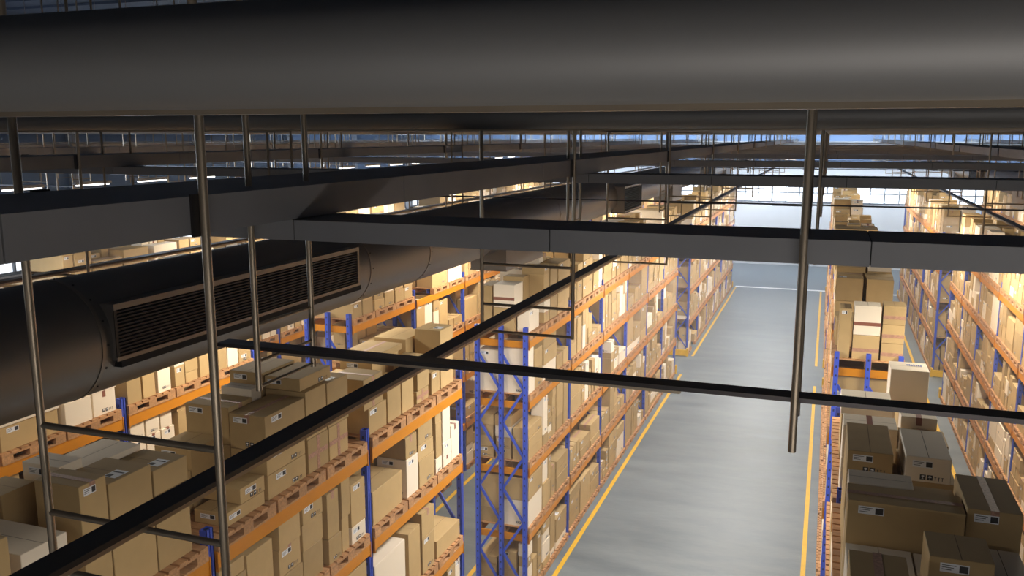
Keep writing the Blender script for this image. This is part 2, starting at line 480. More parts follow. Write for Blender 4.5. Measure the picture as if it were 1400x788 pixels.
# ------------------------------------------------------------------ racks
def post_mesh(mid=False):
    b = MB(); w = 0.09; d = 0.07; t = 0.012
    # channel opening towards +-x face: two front lips with a dark slot between
    b.box(-d / 2, d / 2, -w / 2, -w / 2 + t, 0.01, POST_H, 'blue')
    b.box(-d / 2, d / 2, w / 2 - t, w / 2, 0.01, POST_H, 'blue')
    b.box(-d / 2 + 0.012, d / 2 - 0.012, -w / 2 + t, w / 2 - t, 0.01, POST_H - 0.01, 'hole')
    for s in (-1, 1):
        x0, x1 = sorted((s * d / 2, s * (d / 2 - t)))
        b.box(x0, x1, -w / 2, -0.008, 0.01, POST_H, 'blue'); b.box(x0, x1, 0.008, w / 2, 0.01, POST_H, 'blue')
    b.box(-0.06, 0.06, -0.05, 0.05, 0, 0.012, 'blue')
    z = 0.25
    while z < POST_H - 0.1:
        for s in (-1, 1):
            y0, y1 = sorted((s * (w / 2), s * (w / 2 + 0.001)))
            b.box(-0.012, 0.012, y0, y1, z, z + 0.035, 'label' if False else 'hole')
        z += 0.14
    return b.mesh('upright_post')
POST = post_mesh()
def post_simple():
    b = MB(); b.box(-0.035, 0.035, -0.045, 0.045, 0, POST_H, 'blue'); return b
def brace_mesh(dx):
    b = MB(); z = 0.25; s = 0; st = 0.62
    b.bar((0.04, 0, 0.2), (dx - 0.04, 0, 0.2), 0.03, 0.04, 'blue')
    while z + st < POST_H - 0.05:
        if s: b.bar((0.03, 0, z), (dx - 0.03, 0, z + st), 0.025, 0.045, 'blue')
        else: b.bar((dx - 0.03, 0, z), (0.03, 0, z + st), 0.025, 0.045, 'blue')
        z += st; s = 1 - s
    return b.mesh('frame_brace')
def beam_mesh(L):
    b = MB(); b.box(-0.025, 0.025, 0.0, L, -0.07, 0.07, 'orange')
    for y in (-0.0, L - 0.012): b.box(-0.032, 0.032, y, y + 0.012, -0.1, 0.09, 'orange')
    return b.mesh('load_beam')
DX = 0.455
BRACE = brace_mesh(DX)
BEAM = beam_mesh(PITCH - 0.092)
b = MB(); b.box(0.035, 0.945 - 0.035, -0.022, 0.022, -0.06, 0.06, 'orange'); DBEAM = b.mesh('depth_beam')
def guard_mesh(w):
    b = MB(); b.box(0, w, -0.05, 0.05, 0.02, 0.24, 'yellow'); b.box(-0.05, 0.02, -0.06, 0.14, 0, 0.3, 'yellow'); b.box(w - 0.02, w + 0.05, -0.06, 0.14, 0, 0.3, 'yellow')
    return b.mesh('end_guard')
GUARD = guard_mesh(0.98)
RNAME = {'A': 'row left of the main aisle', 'B': 'row right of the main aisle', 'C': 'second row right of the aisle', 'D': 'second row left of the aisle',
         'E': 'third row left of the aisle', 'F': 'fourth row left of the aisle', 'G': 'last row on the far right'}
BNAME = {0: 'nearest rack', 1: 'middle rack', 2: 'far rack'}
RACKS = [('A', 0), ('A', 1), ('A', 2), ('B', 0), ('B', 1), ('B', 2), ('C', 1), ('C', 2), ('D', 0), ('D', 1), ('D', 2), ('E', 0), ('E', 1), ('E', 2), ('F', 1), ('F', 2), ('G', 2)]
def rack(row, bi):
    x0, x1 = ROWS[row]; y0, nb = BLOCK[bi]
    root = empty('pallet_rack', (x0, y0, 0))
    tag(root, 'blue and orange pallet rack, %s of the %s' % (BNAME[bi], RNAME[row]), 'rack', 'pallet racks')
    near = (row in 'ABCD' and bi < 2)
    fx = (0.035, 0.49, 0.945)
    for j in range(nb + 1):
        y = j * PITCH
        if near:
            for x in fx: link('upright_post', POST, root, (x, y, 0))
            link('frame_brace', BRACE, root, (fx[0], y, 0)); link('frame_brace', BRACE, root, (fx[1], y, 0))
            for a, c in BEAMZ: link('depth_beam', DBEAM, root, (0, y + 0.07, (a + c) / 2 - 0.01))
        else:
            b = MB()
            for x in fx: b.box(x - 0.035, x + 0.035, y - 0.045, y + 0.045, 0, POST_H, 'blue')
            z = 0.25; s = 0
            while z + 0.62 < POST_H:
                for q in (0, 1):
                    a, c = (fx[q], fx[q + 1]) if s else (fx[q + 1], fx[q])
                    b.bar((a, y, z), (c, y, z + 0.62), 0.02, 0.04, 'blue')
                z += 0.62; s = 1 - s
            b.build('upright_frame', root)
    for j in range(nb):
        y = j * PITCH + 0.046
        for a, c in BEAMZ:
            z = (a + c) / 2
            if near:
                link('load_beam', BEAM, root, (0.0, y, z)); link('load_beam', BEAM, root, (0.98, y, z))
            else:
                b = MB()
                for x in (0.0, 0.98): b.box(x - 0.025, x + 0.025, y, y + PITCH - 0.092, z - 0.07, z + 0.07, 'orange')
                b.build('load_beam', root)
    if bi > 0: link('end_guard', GUARD, root, (0, -0.24, 0))
    g = link('end_guard', GUARD, root, (0.98, nb * PITCH + 0.24, 0)); g.rotation_euler = (0, 0, PI)
for r in RACKS: rack(*r)

# ------------------------------------------------------------------ pallets and cartons (data first)
PALLETS = []      # dict(x0,x1,y0,y1,z,row,bi,bay,lev,slot)
BOXES = []        # dict(x0,x1,y0,y1,z0,z1,rot,c,row,bi,bay,lev,slot,tier,cx,cy,top,feat)
LEVZ = [0.0] + [c for a, c in BEAMZ]
def add_box(x0, x1, y0, y1, z0, z1, c, p, tier=0, cx=0, cy=0, feat='', rot=0.0, last=False):
    BOXES.append(dict(x0=x0, x1=x1, y0=y0, y1=y1, z0=z0, z1=z1, c=c, rot=rot, tier=tier, cx=cx, cy=cy, feat=feat, last=last,
                      row=p['row'], bi=p['bi'], bay=p['bay'], lev=p['lev'], slot=p['slot']))
def fill(p, seed):
    R = random.Random(seed)
    x0, x1, y0, y1 = p['x0'] + 0.02, p['x1'] - 0.02, p['y0'] + 0.01, p['y1'] - 0.01
    zb = p['z'] + PAL_H
    hmax = (1.12 if p['lev'] == 4 else 0.93 if p['lev'] else 0.9)
    style = R.random()
    if style < 0.08: hmax *= 0.5
    nx = R.choice((2, 2, 3) if style < 0.7 else (2, 1, 3))
    ny = R.choice((1, 2, 2, 3))
    if style < 0.35:       # regular block of equal cartons
        hz = R.choice((0.2, 0.26, 0.3, 0.42))
        n = max(1, int(hmax / hz) - R.choice((0, 0, 1)))
        wc = R.random()
        for i in range(nx):
            for j in range(ny):
                top = n - (1 if R.random() < 0.25 else 0)
                for k in range(max(1, top)):
                    c = 'w' if (wc < 0.12 or R.random() < 0.07) else 't'
                    bx(R, x0, x1, y0, y1, nx, ny, i, j, zb + k * (hz + 0.003), hz, c, p, k, k == max(1, top) - 1)
        return
    # columns of mixed cartons
    cuts = [0]
    for i in range(nx): cuts.append(cuts[-1] + R.uniform(0.7, 1.3))
    for i in range(nx):
        a = x0 + (x1 - x0) * cuts[i] / cuts[-1]; c = x0 + (x1 - x0) * cuts[i + 1] / cuts[-1]
        mj = R.choice((1, 2, 2, 3)); yc = [0]
        for j in range(mj): yc.append(yc[-1] + R.uniform(0.7, 1.3))
        for j in range(mj):
            e = y0 + (y1 - y0) * yc[j] / yc[-1]; f = y0 + (y1 - y0) * yc[j + 1] / yc[-1]
            z = zb; H = hmax * R.uniform(0.55, 1.0); k = 0
            while z < zb + H - 0.1:
                h = min(R.choice((0.14, 0.2, 0.28, 0.36, 0.5, 0.75)), zb + hmax - z)
                if h < 0.08: break
                if h > 2.2 * min(c - a, f - e) + 0.1: h = 2 * min(c - a, f - e)
                cc = 'w' if R.random() < 0.24 else 't'
                bx(R, a, c, e, f, 1, 1, 0, 0, z, h, cc, p, k, False, i, j)
                z += h + 0.003; k += 1
            BOXES[-1]['last'] = True
def bx(R, x0, x1, y0, y1, nx, ny, i, j, z, h, c, p, k, last, ci=None, cj=None):
    a = x0 + (x1 - x0) * i / nx; b_ = x0 + (x1 - x0) * (i + 1) / nx
    e = y0 + (y1 - y0) * j / ny; f = y0 + (y1 - y0) * (j + 1) / ny
    w, d = b_ - a, f - e
    g = 0.008 + R.random() * 0.02
    rot = R.uniform(-1, 1) * 0.02 if R.random() < 0.5 else 0.0
    sx = g + abs(rot) * d / 2; sy = g + abs(rot) * w / 2
    feat = ''
    r = R.random()
    if r < 0.35: feat += 'L'           # shipping label on the aisle face
    if R.random() < 0.3: feat += 'S'   # handling symbols on the aisle face
    if R.random() < 0.22: feat += 'l'  # label on the near end
    if R.random() < 0.2: feat += 's'
    if R.random() < 0.22: feat += 'T'  # tape
    if R.random() < 0.1: feat += 'p'   # label on the top
    add_box(a + sx, b_ - sx, e + sy, f - sy, z, z + h, c, p, k, i if ci is None else ci, j if cj is None else cj, feat, rot, last)
def shelf_pallet(row, bi, bay, lev, slot, dy=0.0):
    x0, x1 = ROWS[row]; ys, nb = BLOCK[bi]
    w = 0.845
    y = ys + bay * PITCH + 0.055 + slot * (w + 0.03) + dy
    z = LEVZ[lev]
    p = dict(x0=x0 - 0.035, x1=x1 + 0.035, y0=y, y1=y + w, z=z, row=row, bi=bi, bay=bay, lev=lev, slot=slot)
    if lev == 0: p['x0'] += 0.0
    PALLETS.append(p); return p
HAND = {}
def hp(row, bi, bay, slot, items): HAND[(row, bi, bay, slot)] = items
# hand placed cartons on the top shelves nearest the camera:  x0,x1,y0,y1,z0,z1,colour,features,label
hp('A', 0, 0, 0, [(-5.2, -4.76, 3.4, 3.8, 5.0, 5.9, 't', 'p', 'tan carton at the very left bottom corner, corner edge towards the aisle'),
 (-5.7, -5.25, 3.1, 3.85, 5.0, 5.6, 't', '', 'broad tan carton behind the corner carton, back of the top shelf')])
hp('A', 0, 0, 1, [(-5.52, -4.8, 3.91, 4.28, 5.0, 5.71, 'w', '', 'big white carton with pale grey top, on the nearest pallet at bottom left'),
 (-5.72, -5.54, 3.92, 4.27, 5.0, 5.9, 'w', '', 'tall narrow white carton behind the big white one at bottom left'),
 (-5.72, -5.42, 4.31, 4.6, 5.0, 5.87, 't', 'l', 'tall tan carton with a small label between white cartons at far left'),
 (-5.21, -4.8, 4.41, 4.655, 5.0, 5.98, 't', 'TL', 'tall tan carton with tape and a big label at its top corner'),
 (-5.38, -5.24, 4.33, 4.62, 5.0, 5.55, 't', '', 'narrow low tan carton behind the tall taped corner carton')])
hp('A', 0, 0, 2, [(-5.62, -5.26, 4.67, 4.89, 5.0, 5.97, 'w', 'l', 'tall white carton just behind the tall taped carton'),
 (-5.66, -5.27, 4.92, 5.5, 5.0, 5.87, 'w', '', 'wide white carton with flat cream top near the left blue post'),
 (-5.24, -4.8, 4.67, 5.10, 5.0, 5.61, 't', 's', 'large tan carton under the labelled one, beside the tall taped carton'),
 (-5.24, -4.8, 5.115, 5.5, 5.0, 5.62, 't', '', 'large plain tan carton at the rack post, lower tier'),
 (-5.24, -4.8, 4.67, 5.10, 5.615, 5.90, 't', 'p', 'tan carton with a paper label on its dark top, front edge'),
 (-5.24, -4.8, 5.12, 5.5, 5.625, 5.83, 't', 'p', 'flat tan carton with labelled top, next to the rack post')])
hp('A', 0, 1, 0, [(-5.15, -4.8, 5.95, 6.5, 5.0, 5.125, 't', 'lL', 'low flat tan carton with two labels directly behind the blue post'),
 (-5.28, -4.8, 6.15, 6.51, 5.13, 5.275, 't', 'LS', 'flat tan carton lying on another flat one behind the blue post'),
 (-5.72, -5.31, 5.8, 6.12, 5.0, 5.40, 't', '', 'plain tan carton at the back, behind the flat cartons'),
 (-5.72, -5.31, 6.14, 6.56, 5.0, 5.58, 't', 'l', 'tan cube carton in front of the big taped one')])
hp('A', 0, 1, 1, [(-5.2, -4.8, 6.56, 7.2, 5.0, 5.24, 't', 'LS', 'long tan carton with labels, bottom of three, second bay'),
 (-5.2, -4.8, 6.56, 7.2, 5.245, 5.475, 't', 'SL', 'long tan carton in the middle of three, second bay'),
 (-5.2, -4.8, 6.56, 7.22, 5.48, 5.82, 't', 'YlsL', 'long tan carton with pink tape along its top and two side labels'),
 (-5.72, -5.22, 6.58, 7.15, 5.0, 5.49, 't', '', 'big tan carton under the long taped carton at the back'),
 (-5.72, -5.22, 6.58, 6.95, 5.495, 5.86, 't', 'Tl', 'wide tan carton with pale tape across, beside the pink taped one'),
 (-5.6, -5.24, 6.97, 7.13, 5.495, 5.93, 'w', 's', 'small flat white carton behind the wide taped carton')])
hp('A', 0, 1, 2, [(-5.25, -4.8, 7.25, 7.63, 5.0, 5.36, 't', 'XY', 'tan carton with crossed pink tape, lower tier beside the aisle'),
 (-5.25, -4.8, 7.65, 8.03, 5.0, 5.36, 't', 'XY', 'second carton with crossed pink tape, beside the blue post'),
 (-5.27, -4.8, 7.24, 7.62, 5.365, 5.865, 't', '', 'plain tan carton above the crossed tape cartons, left one'),
 (-5.27, -4.8, 7.64, 8.06, 5.365, 5.85, 't', 'p', 'plain tan carton above the crossed tape cartons, right one'),
 (-5.27, -4.86, 7.24, 7.82, 5.87, 6.0, 't', 'lS', 'long low dark topped carton lying on the stack, aisle side'),
 (-5.7, -5.3, 7.24, 7.95, 5.0, 5.54, 't', '', 'big tan carton at the back below the dark topped pair'),
 (-5.7, -5.3, 7.24, 7.82, 5.545, 6.02, 't', 'ls', 'dark topped tan carton with a white label, back of the stack')])
hp('A', 0, 2, 0, [(-5.2, -4.8, 8.5, 8.93, 5.0, 5.31, 't', 'L', 'tan carton under the cross taped one, third bay'),
 (-5.25, -4.8, 8.4, 8.85, 5.315, 5.68, 't', 'Xll', 'tan carton with white crossed tape on its top and stacked labels'),
 (-5.7, -5.3, 8.5, 8.9, 5.0, 5.58, 'w', '', 'pale carton at the back behind the cross taped carton'),
 (-5.7, -5.3, 8.92, 9.32, 5.0, 5.5, 't', '', 'tan carton at the back, third bay, beside the pale one')])
hp('A', 0, 2, 1, [(-5.2, -4.8, 8.96, 9.31, 5.0, 5.42, 't', 's', 'leaning tall tan carton at the aisle edge, third bay'),
 (-5.2, -4.8, 9.34, 9.66, 5.0, 5.42, 't', '', 'second leaning tan carton at the aisle edge, third bay'),
 (-5.2, -4.8, 9.75, 10.1, 5.0, 5.16, 't', 'X', 'low tan carton with pink tape near the end post'),
 (-5.7, -5.24, 9.4, 10.12, 5.0, 5.6, 't', 'l', 'large tan carton at the back under the flat one'),
 (-5.7, -5.2, 9.44, 10.15, 5.605, 5.69, 't', 'Y', 'flat wide carton lying at the back with a lighter half'),
 (-5.14, -4.8, 9.78, 10.12, 5.165, 5.58, 't', 'L', 'tan cube carton with a bright label, last but one stack')])
hp('A', 0, 2, 2, [(-5.18, -4.8, 10.5, 10.92, 5.0, 5.81, 't', 'p', 'tall tan carton with a dark labelled top at the rack end'),
 (-5.7, -5.22, 10.3, 10.95, 5.0, 5.7, 't', '', 'broad tan carton behind the tall one at the rack end'),
 (-5.18, -4.8, 10.2, 10.46, 5.0, 5.3, 't', 'L', 'small tan carton leaning beside the tall end carton')])
hp('B', 0, 0, 1, [(0.25, 0.56, 4.84, 5.2, 5.0, 5.45, 't', '', 'tan carton below the dark taped one at the bottom edge'),
 (0.24, 0.55, 4.86, 5.2, 5.455, 6.0, 't', 'Y', 'dark topped carton with purple tape at the bottom edge'),
 (0.60, 1.2, 4.6, 5.2, 5.0, 5.6, 'w', '', 'white carton below the bottom edge of the right stack')])
hp('B', 0, 0, 2, [(0.68, 1.02, 5.27, 5.62, 5.72, 6.0, 't', 'l', 'tan carton with a paper label, in front of the long carton'),
 (0.25, 0.65, 5.27, 5.9, 5.0, 5.72, 'w', '', 'white carton with rounded pale top under the long carton'),
 (0.66, 1.02, 5.27, 5.9, 5.0, 5.715, 'w', '', 'white carton beneath the labelled tan one at right'),
 (1.03, 1.27, 5.25, 5.94, 5.0, 5.80, 'w', '', 'pale carton at the right bottom corner')])
hp('B', 0, 1, 0, [(0.25, 0.96, 5.96, 6.27, 5.4, 6.0, 't', 'Yl', 'very long tan carton with faint tape and a label at its left'),
 (0.97, 1.29, 6.0, 6.62, 5.4, 6.03, 't', 'Yls', 'dark brown carton with purple tape, label and symbols'),
 (0.26, 0.68, 6.29, 6.55, 5.0, 6.0, 'w', '', 'white topped carton right behind the long carton'),
 (0.69, 0.955, 6.29, 6.55, 5.0, 5.93, 't', '', 'tan carton right behind the long carton, between white and dark'),
 (0.25, 1.28, 5.98, 6.27, 5.0, 5.395, 't', '', 'wide tan carton carrying the long carton')])
hp('B', 0, 1, 1, [(0.27, 0.68, 6.66, 7.15, 5.0, 5.45, 't', '', 'low tan carton in the dip behind the white topped one'),
 (0.72, 1.16, 6.66, 7.2, 5.0, 5.4, 't', '', 'low tan carton in the dip in front of the white one')])
hp('B', 0, 1, 2, [(0.28, 0.64, 7.3, 8.1, 5.0, 5.69, 't', '', 'tall tan carton beneath the labelled dark one'),
 (0.70, 1.09, 7.3, 8.05, 5.0, 5.69, 't', '', 'tall tan carton beneath the pale grey topped one'),
 (0.28, 0.62, 7.3, 8.05, 5.695, 5.885, 't', 'ls', 'dark topped tan carton with label and black symbols'),
 (0.71, 1.04, 7.28, 7.98, 5.695, 5.90, 'w', 'ls', 'white carton with label, black symbols and grey top'),
 (0.66, 0.695, 7.5, 7.9, 5.0, 5.6, 't', '', 'thin tan carton wedged between two stacks')])
hp('B', 0, 2, 0, [(0.27, 0.74, 8.48, 8.85, 5.0, 5.40, 'w', '', 'white carton under the one with brown tape'),
 (0.27, 0.74, 8.48, 8.85, 5.405, 5.72, 'w', 'Y', 'white carton with a brown tape band across'),
 (0.77, 1.17, 8.46, 8.9, 5.0, 5.62, 't', 'Y', 'tan carton with taped front beside the white banded one'),
 (0.80, 1.12, 8.94, 9.2, 5.0, 5.72, 'w', 'Y', 'white carton with a brown tape mark behind the tan one')])
hp('B', 0, 2, 1, [(0.28, 0.76, 9.6, 10.05, 5.0, 5.48, 't', '', 'tan carton under the flat white lids'),
 (0.27, 0.77, 9.6, 10.1, 5.485, 5.62, 'w', '', 'flat white carton lying over the tan one'),
 (0.87, 1.2, 9.9, 10.5, 5.0, 5.4, 't', '', 'tan carton standing in front of the big white one'),
 (0.3, 0.74, 9.25, 9.55, 5.0, 5.35, 't', '', 'low tan carton between white cartons, third bay')])
hp('B', 0, 2, 2, [(0.80, 1.2, 10.55, 10.95, 5.0, 5.78, 'w', 'b', 'big white carton at the rack end with blue print'),
 (0.35, 0.62, 10.6, 10.9, 5.0, 5.28, 'w', '', 'small white carton in the corner of the rack end')])
hp('B', 1, 0, 0, [(0.29, 0.46, 14.15, 14.6, 5.0, 5.78, 't', 'l', 'tall narrow tan carton, left of the three front stacks'),
 (0.50, 0.88, 14.15, 14.55, 5.0, 5.38, 't', 'X', 'tan carton with brown band below the white one'),
 (0.50, 0.88, 14.15, 14.55, 5.385, 5.84, 'w', 'X', 'white carton with brown band, centre of the front stacks'),
 (0.91, 1.22, 14.15, 14.6, 5.0, 5.28, 't', 'X', 'bottom carton of the right front stack with a tape tab'),
 (0.91, 1.22, 14.15, 14.6, 5.285, 5.57, 't', 'X', 'middle carton of the right front stack with a tape tab'),
 (0.91, 1.22, 14.15, 14.6, 5.575, 5.86, 't', 'X', 'top carton of the right front stack with a tape tab')])
hp('A', 1, 0, 0, [(-5.68, -5.46, 14.15, 14.7, 5.0, 5.80, 't', '', 'tall tan carton at the back of the front shelf load'),
 (-5.43, -5.04, 14.15, 14.6, 5.0, 5.42, 't', '', 'tan carton under the banded white one, middle rack'),
 (-5.43, -5.04, 14.15, 14.6, 5.425, 5.83, 'w', 'X', 'white carton with brown band at the middle rack front'),
 (-5.0, -4.78, 14.2, 14.75, 5.0, 5.38, 'w', 'L', 'white carton with labels at the aisle corner, middle rack'),
 (-5.43, -5.04, 14.65, 14.95, 5.0, 5.9, 't', '', 'tan carton behind the banded white carton, middle rack')])
VIS = {'A': {0: (0, 3), 1: (0, 6), 2: (0, 6)}, 'B': {0: (0, 3), 1: (0, 6), 2: (0, 6)}, 'C': {1: (1, 6), 2: (0, 6)}, 'D': {0: (0, 3), 1: (0, 6), 2: (0, 6)},
       'E': {0: (2, 3), 1: (0, 6), 2: (0, 6)}, 'F': {1: (0, 6), 2: (0, 6)}, 'G': {2: (1, 6)}}
for ri, (row, bi) in enumerate(RACKS):
    lo, hi = VIS[row][bi]
    for bay in range(lo, hi):
        for lev in range(5):
            if row in 'EF' and lev < 2: continue
            for slot in range(3):
                key = (row, bi, bay, slot)
                seed = ri * 100003 + bay * 1009 + lev * 101 + slot
                if lev == 4 and key in HAND:
                    p = shelf_pallet(row, bi, bay, lev, slot)
                    for t, it in enumerate(HAND[key]):
                        add_box(*it[:6], it[6], p, 0, 0, 0, it[7], 0.0)
                        BOXES[-1]['label'] = it[8]
                    continue
                if random.Random(seed + 7).random() < 0.03: continue
                p = shelf_pallet(row, bi, bay, lev, slot)
                fill(p, seed)

# ranking of what shows largest from the photograph's viewpoint (measured once)
TOPB = [2362,2363,147,2213,260,2372,153,2371,144,151,2501,146,262,154,336,152,2211,268,257,6267,254,328,366,150,258,236,255,2364,2601,329,270,356,149,343,266,333,6274,264,2494,400,259,253,249,399,238,357,2216,239,2747,2743,496,2599,265,2600,2498,367,240,2214,267,344,241,6277,2496,2604,479,397,331,6383,9465,248,330,364,263,360,2603,481,345,251,439,2580,497,2602,6529,480,540,361,142,507,9483,242,395,2370,6386,371,6645,373,363,449,6619,494,571,6754,6384,870,365,350,2369,6362,355,522,436,347,6394,354,252,9547,428,711,250,498,235,2586,906,5189,368,6347,6512,1097,6399,346,476,432,4541,438,6631,488,565,437,6699,396,495,2753,6424,6350,883,2365,510,382,4538,619,362,391,620,6344,5086,483,508,370,6422,721,579,413,224,426,534,9477,6349,477,723,5188,743,6534,2215,6398,429,387,550,9966,4654,489,4472,6630,9558,6701,4480,4461,4680,237,549,4316,6621,687,6549,353,580,2605,6514,6761,2749,4896,6268,2583,4548,1296,2493,6397,6679,430,701,697,6751,419,521,493,2742,502,649,763,5119,4539,6426,435,378,6546,6555,4688,434,4496,379,492,1298,3516,4650,4689,9467,9562,431,702,6665,652,3067,2367,686,698,4535,6346,6519,4867,4616,505,4903,5038,4601,349,6614,746,895,2760,2497,433,2495,4470,812,5191,4693,6558,4559,389,533,802,9468,8378,414,773,4347,261,487,5196,323,475,2589,4752,8279,352,648,559,454,4686,4314,9475,520,564,1356,9870,626,681,2745,4815,4692,8371]
TOPP = [27,28,14,29,623,26,42,637,624,39,43,250,40,638,44,38,41,249,651,51,54,48,263,264,278,265,664,639,261,652,57,828,653,262,58,49,52,37,46,47,53,50,448,63,60,665,66,69,674,64,463,823,59,677,67,466,663,61,70,73,25,72,74,458,65,464,669,78,459,457,62,68,71,83,272,75,467,86,56,269,465,461,468,475,462,76,472,476,481,79,84,270,478,649,666,81,80,87,77,273,89,275,479,92,95,470,82,98,484,473,85,101,283,482,88,280,490,451,655,55,90,271,260,477,480,96,489,488,487,471,493,99,91,274,292,279,485,483,97,486,492,100,113,289,491,494,678,104,110,286,445,103,105,106,284,503,108,281,282,295,285,287,277,502,505,495,107,288,508,111,114,109,115,446,112,122,125,504,128,519,501,506,509,93,135,298,507,102,123,121,136,290,294,293,510,447,130,127,139,300,299,516,126,124,297,296,129,303,670,305,304,291,307,539,311,310,316,517,660,309,552,45,137,313,328,302,306,543,546,520,460,672,134,317,322,308,515,531,518,829,140,141,148,154,325,312,326,332,529,528,534,533,514,538,1069,1055,151,160,152,156,167,331,319,541,513,521,527,499,1056,792,138,150,169,314,330,329,333,318,276,336,321,587,540,548,565,1071,1070,147,163,166,203,268,327,343,334,320,323,555,544,532]

# ------------------------------------------------------------------ carton geometry
def face_rect(mb, axis, side, u0, u1, w0, w1, d, key, off):
    """rectangle on face: axis 'x' (u = y) or 'y' (u = x); w = z; d = plane coordinate"""
    e = d + side * off
    if axis == 'x': pts = [(e, u0, w0), (e, u1, w0), (e, u1, w1), (e, u0, w1)]
    elif axis == 'y': pts = [(u0, e, w0), (u1, e, w0), (u1, e, w1), (u0, e, w1)]
    else: pts = [(u0, w0, e), (u1, w0, e), (u1, w1, e), (u0, w1, e)]
    mb.quad(pts, key)
def label_on(mb, axis, side, ua, ub, wa, wb, d, R, flip):
    W, H = ub - ua, wb - wa
    lw = min(0.16, W * 0.45); lh = min(0.055, H * 0.35)
    u = (ub - lw - 0.03) if flip else (ua + 0.03 + R.random() * max(0, W - lw - 0.06) * 0.3)
    w = wb - lh - 0.03 if H > 0.12 else wa + (H - lh) / 2
    face_rect(mb, axis, side, u, u + lw, w, w + lh, d, 'label', 0.0015)
    q = u if not flip else u
    face_rect(mb, axis, side, u + lw * 0.66, u + lw * 0.96, w + lh * 0.12, w + lh * 0.88, d, 'ink', 0.0022)
    for i in range(3):
        face_rect(mb, axis, side, u + lw * 0.06, u + lw * (0.55 - 0.08 * i), w + lh * (0.74 - 0.24 * i), w + lh * (0.82 - 0.24 * i), d, 'ink', 0.0022)
    return
def symbols_on(mb, axis, side, ua, ub, wa, wb, d, R, white=False):
    W, H = ub - ua, wb - wa
    s = min(0.042, W * 0.13, H * 0.35)
    w = wa + H * 0.1; u = ub - W * 0.08 - s * 4.6
    if u < ua: return
    for i in range(2):
        a = u + i * s * 1.2
        face_rect(mb, axis, side, a, a + s, w, w + s, d, 'ink', 0.0015)
        k = 'label'
        if i == 0:      # glass: bowl, stem, foot
            face_rect(mb, axis, side, a + s * .28, a + s * .72, w + s * .5, w + s * .85, d, k, 0.0022)
            face_rect(mb, axis, side, a + s * .46, a + s * .54, w + s * .2, w + s * .5, d, k, 0.0022)
            face_rect(mb, axis, side, a + s * .3, a + s * .7, w + s * .14, w + s * .2, d, k, 0.0022)
        else:           # umbrella: canopy and handle
            face_rect(mb, axis, side, a + s * .2, a + s * .8, w + s * .5, w + s * .66, d, k, 0.0022)
            face_rect(mb, axis, side, a + s * .32, a + s * .68, w + s * .66, w + s * .8, d, k, 0.0022)
            face_rect(mb, axis, side, a + s * .47, a + s * .53, w + s * .15, w + s * .5, d, k, 0.0022)
    for i in range(3):  # arrows
        a = u + s * (2.6 + i * 0.6)
        face_rect(mb, axis, side, a, a + s * .12, w, w + s * .7, d, 'ink', 0.0015)
        face_rect(mb, axis, side, a - s * .12, a + s * .24, w + s * .62, w + s * .72, d, 'ink', 0.0015)
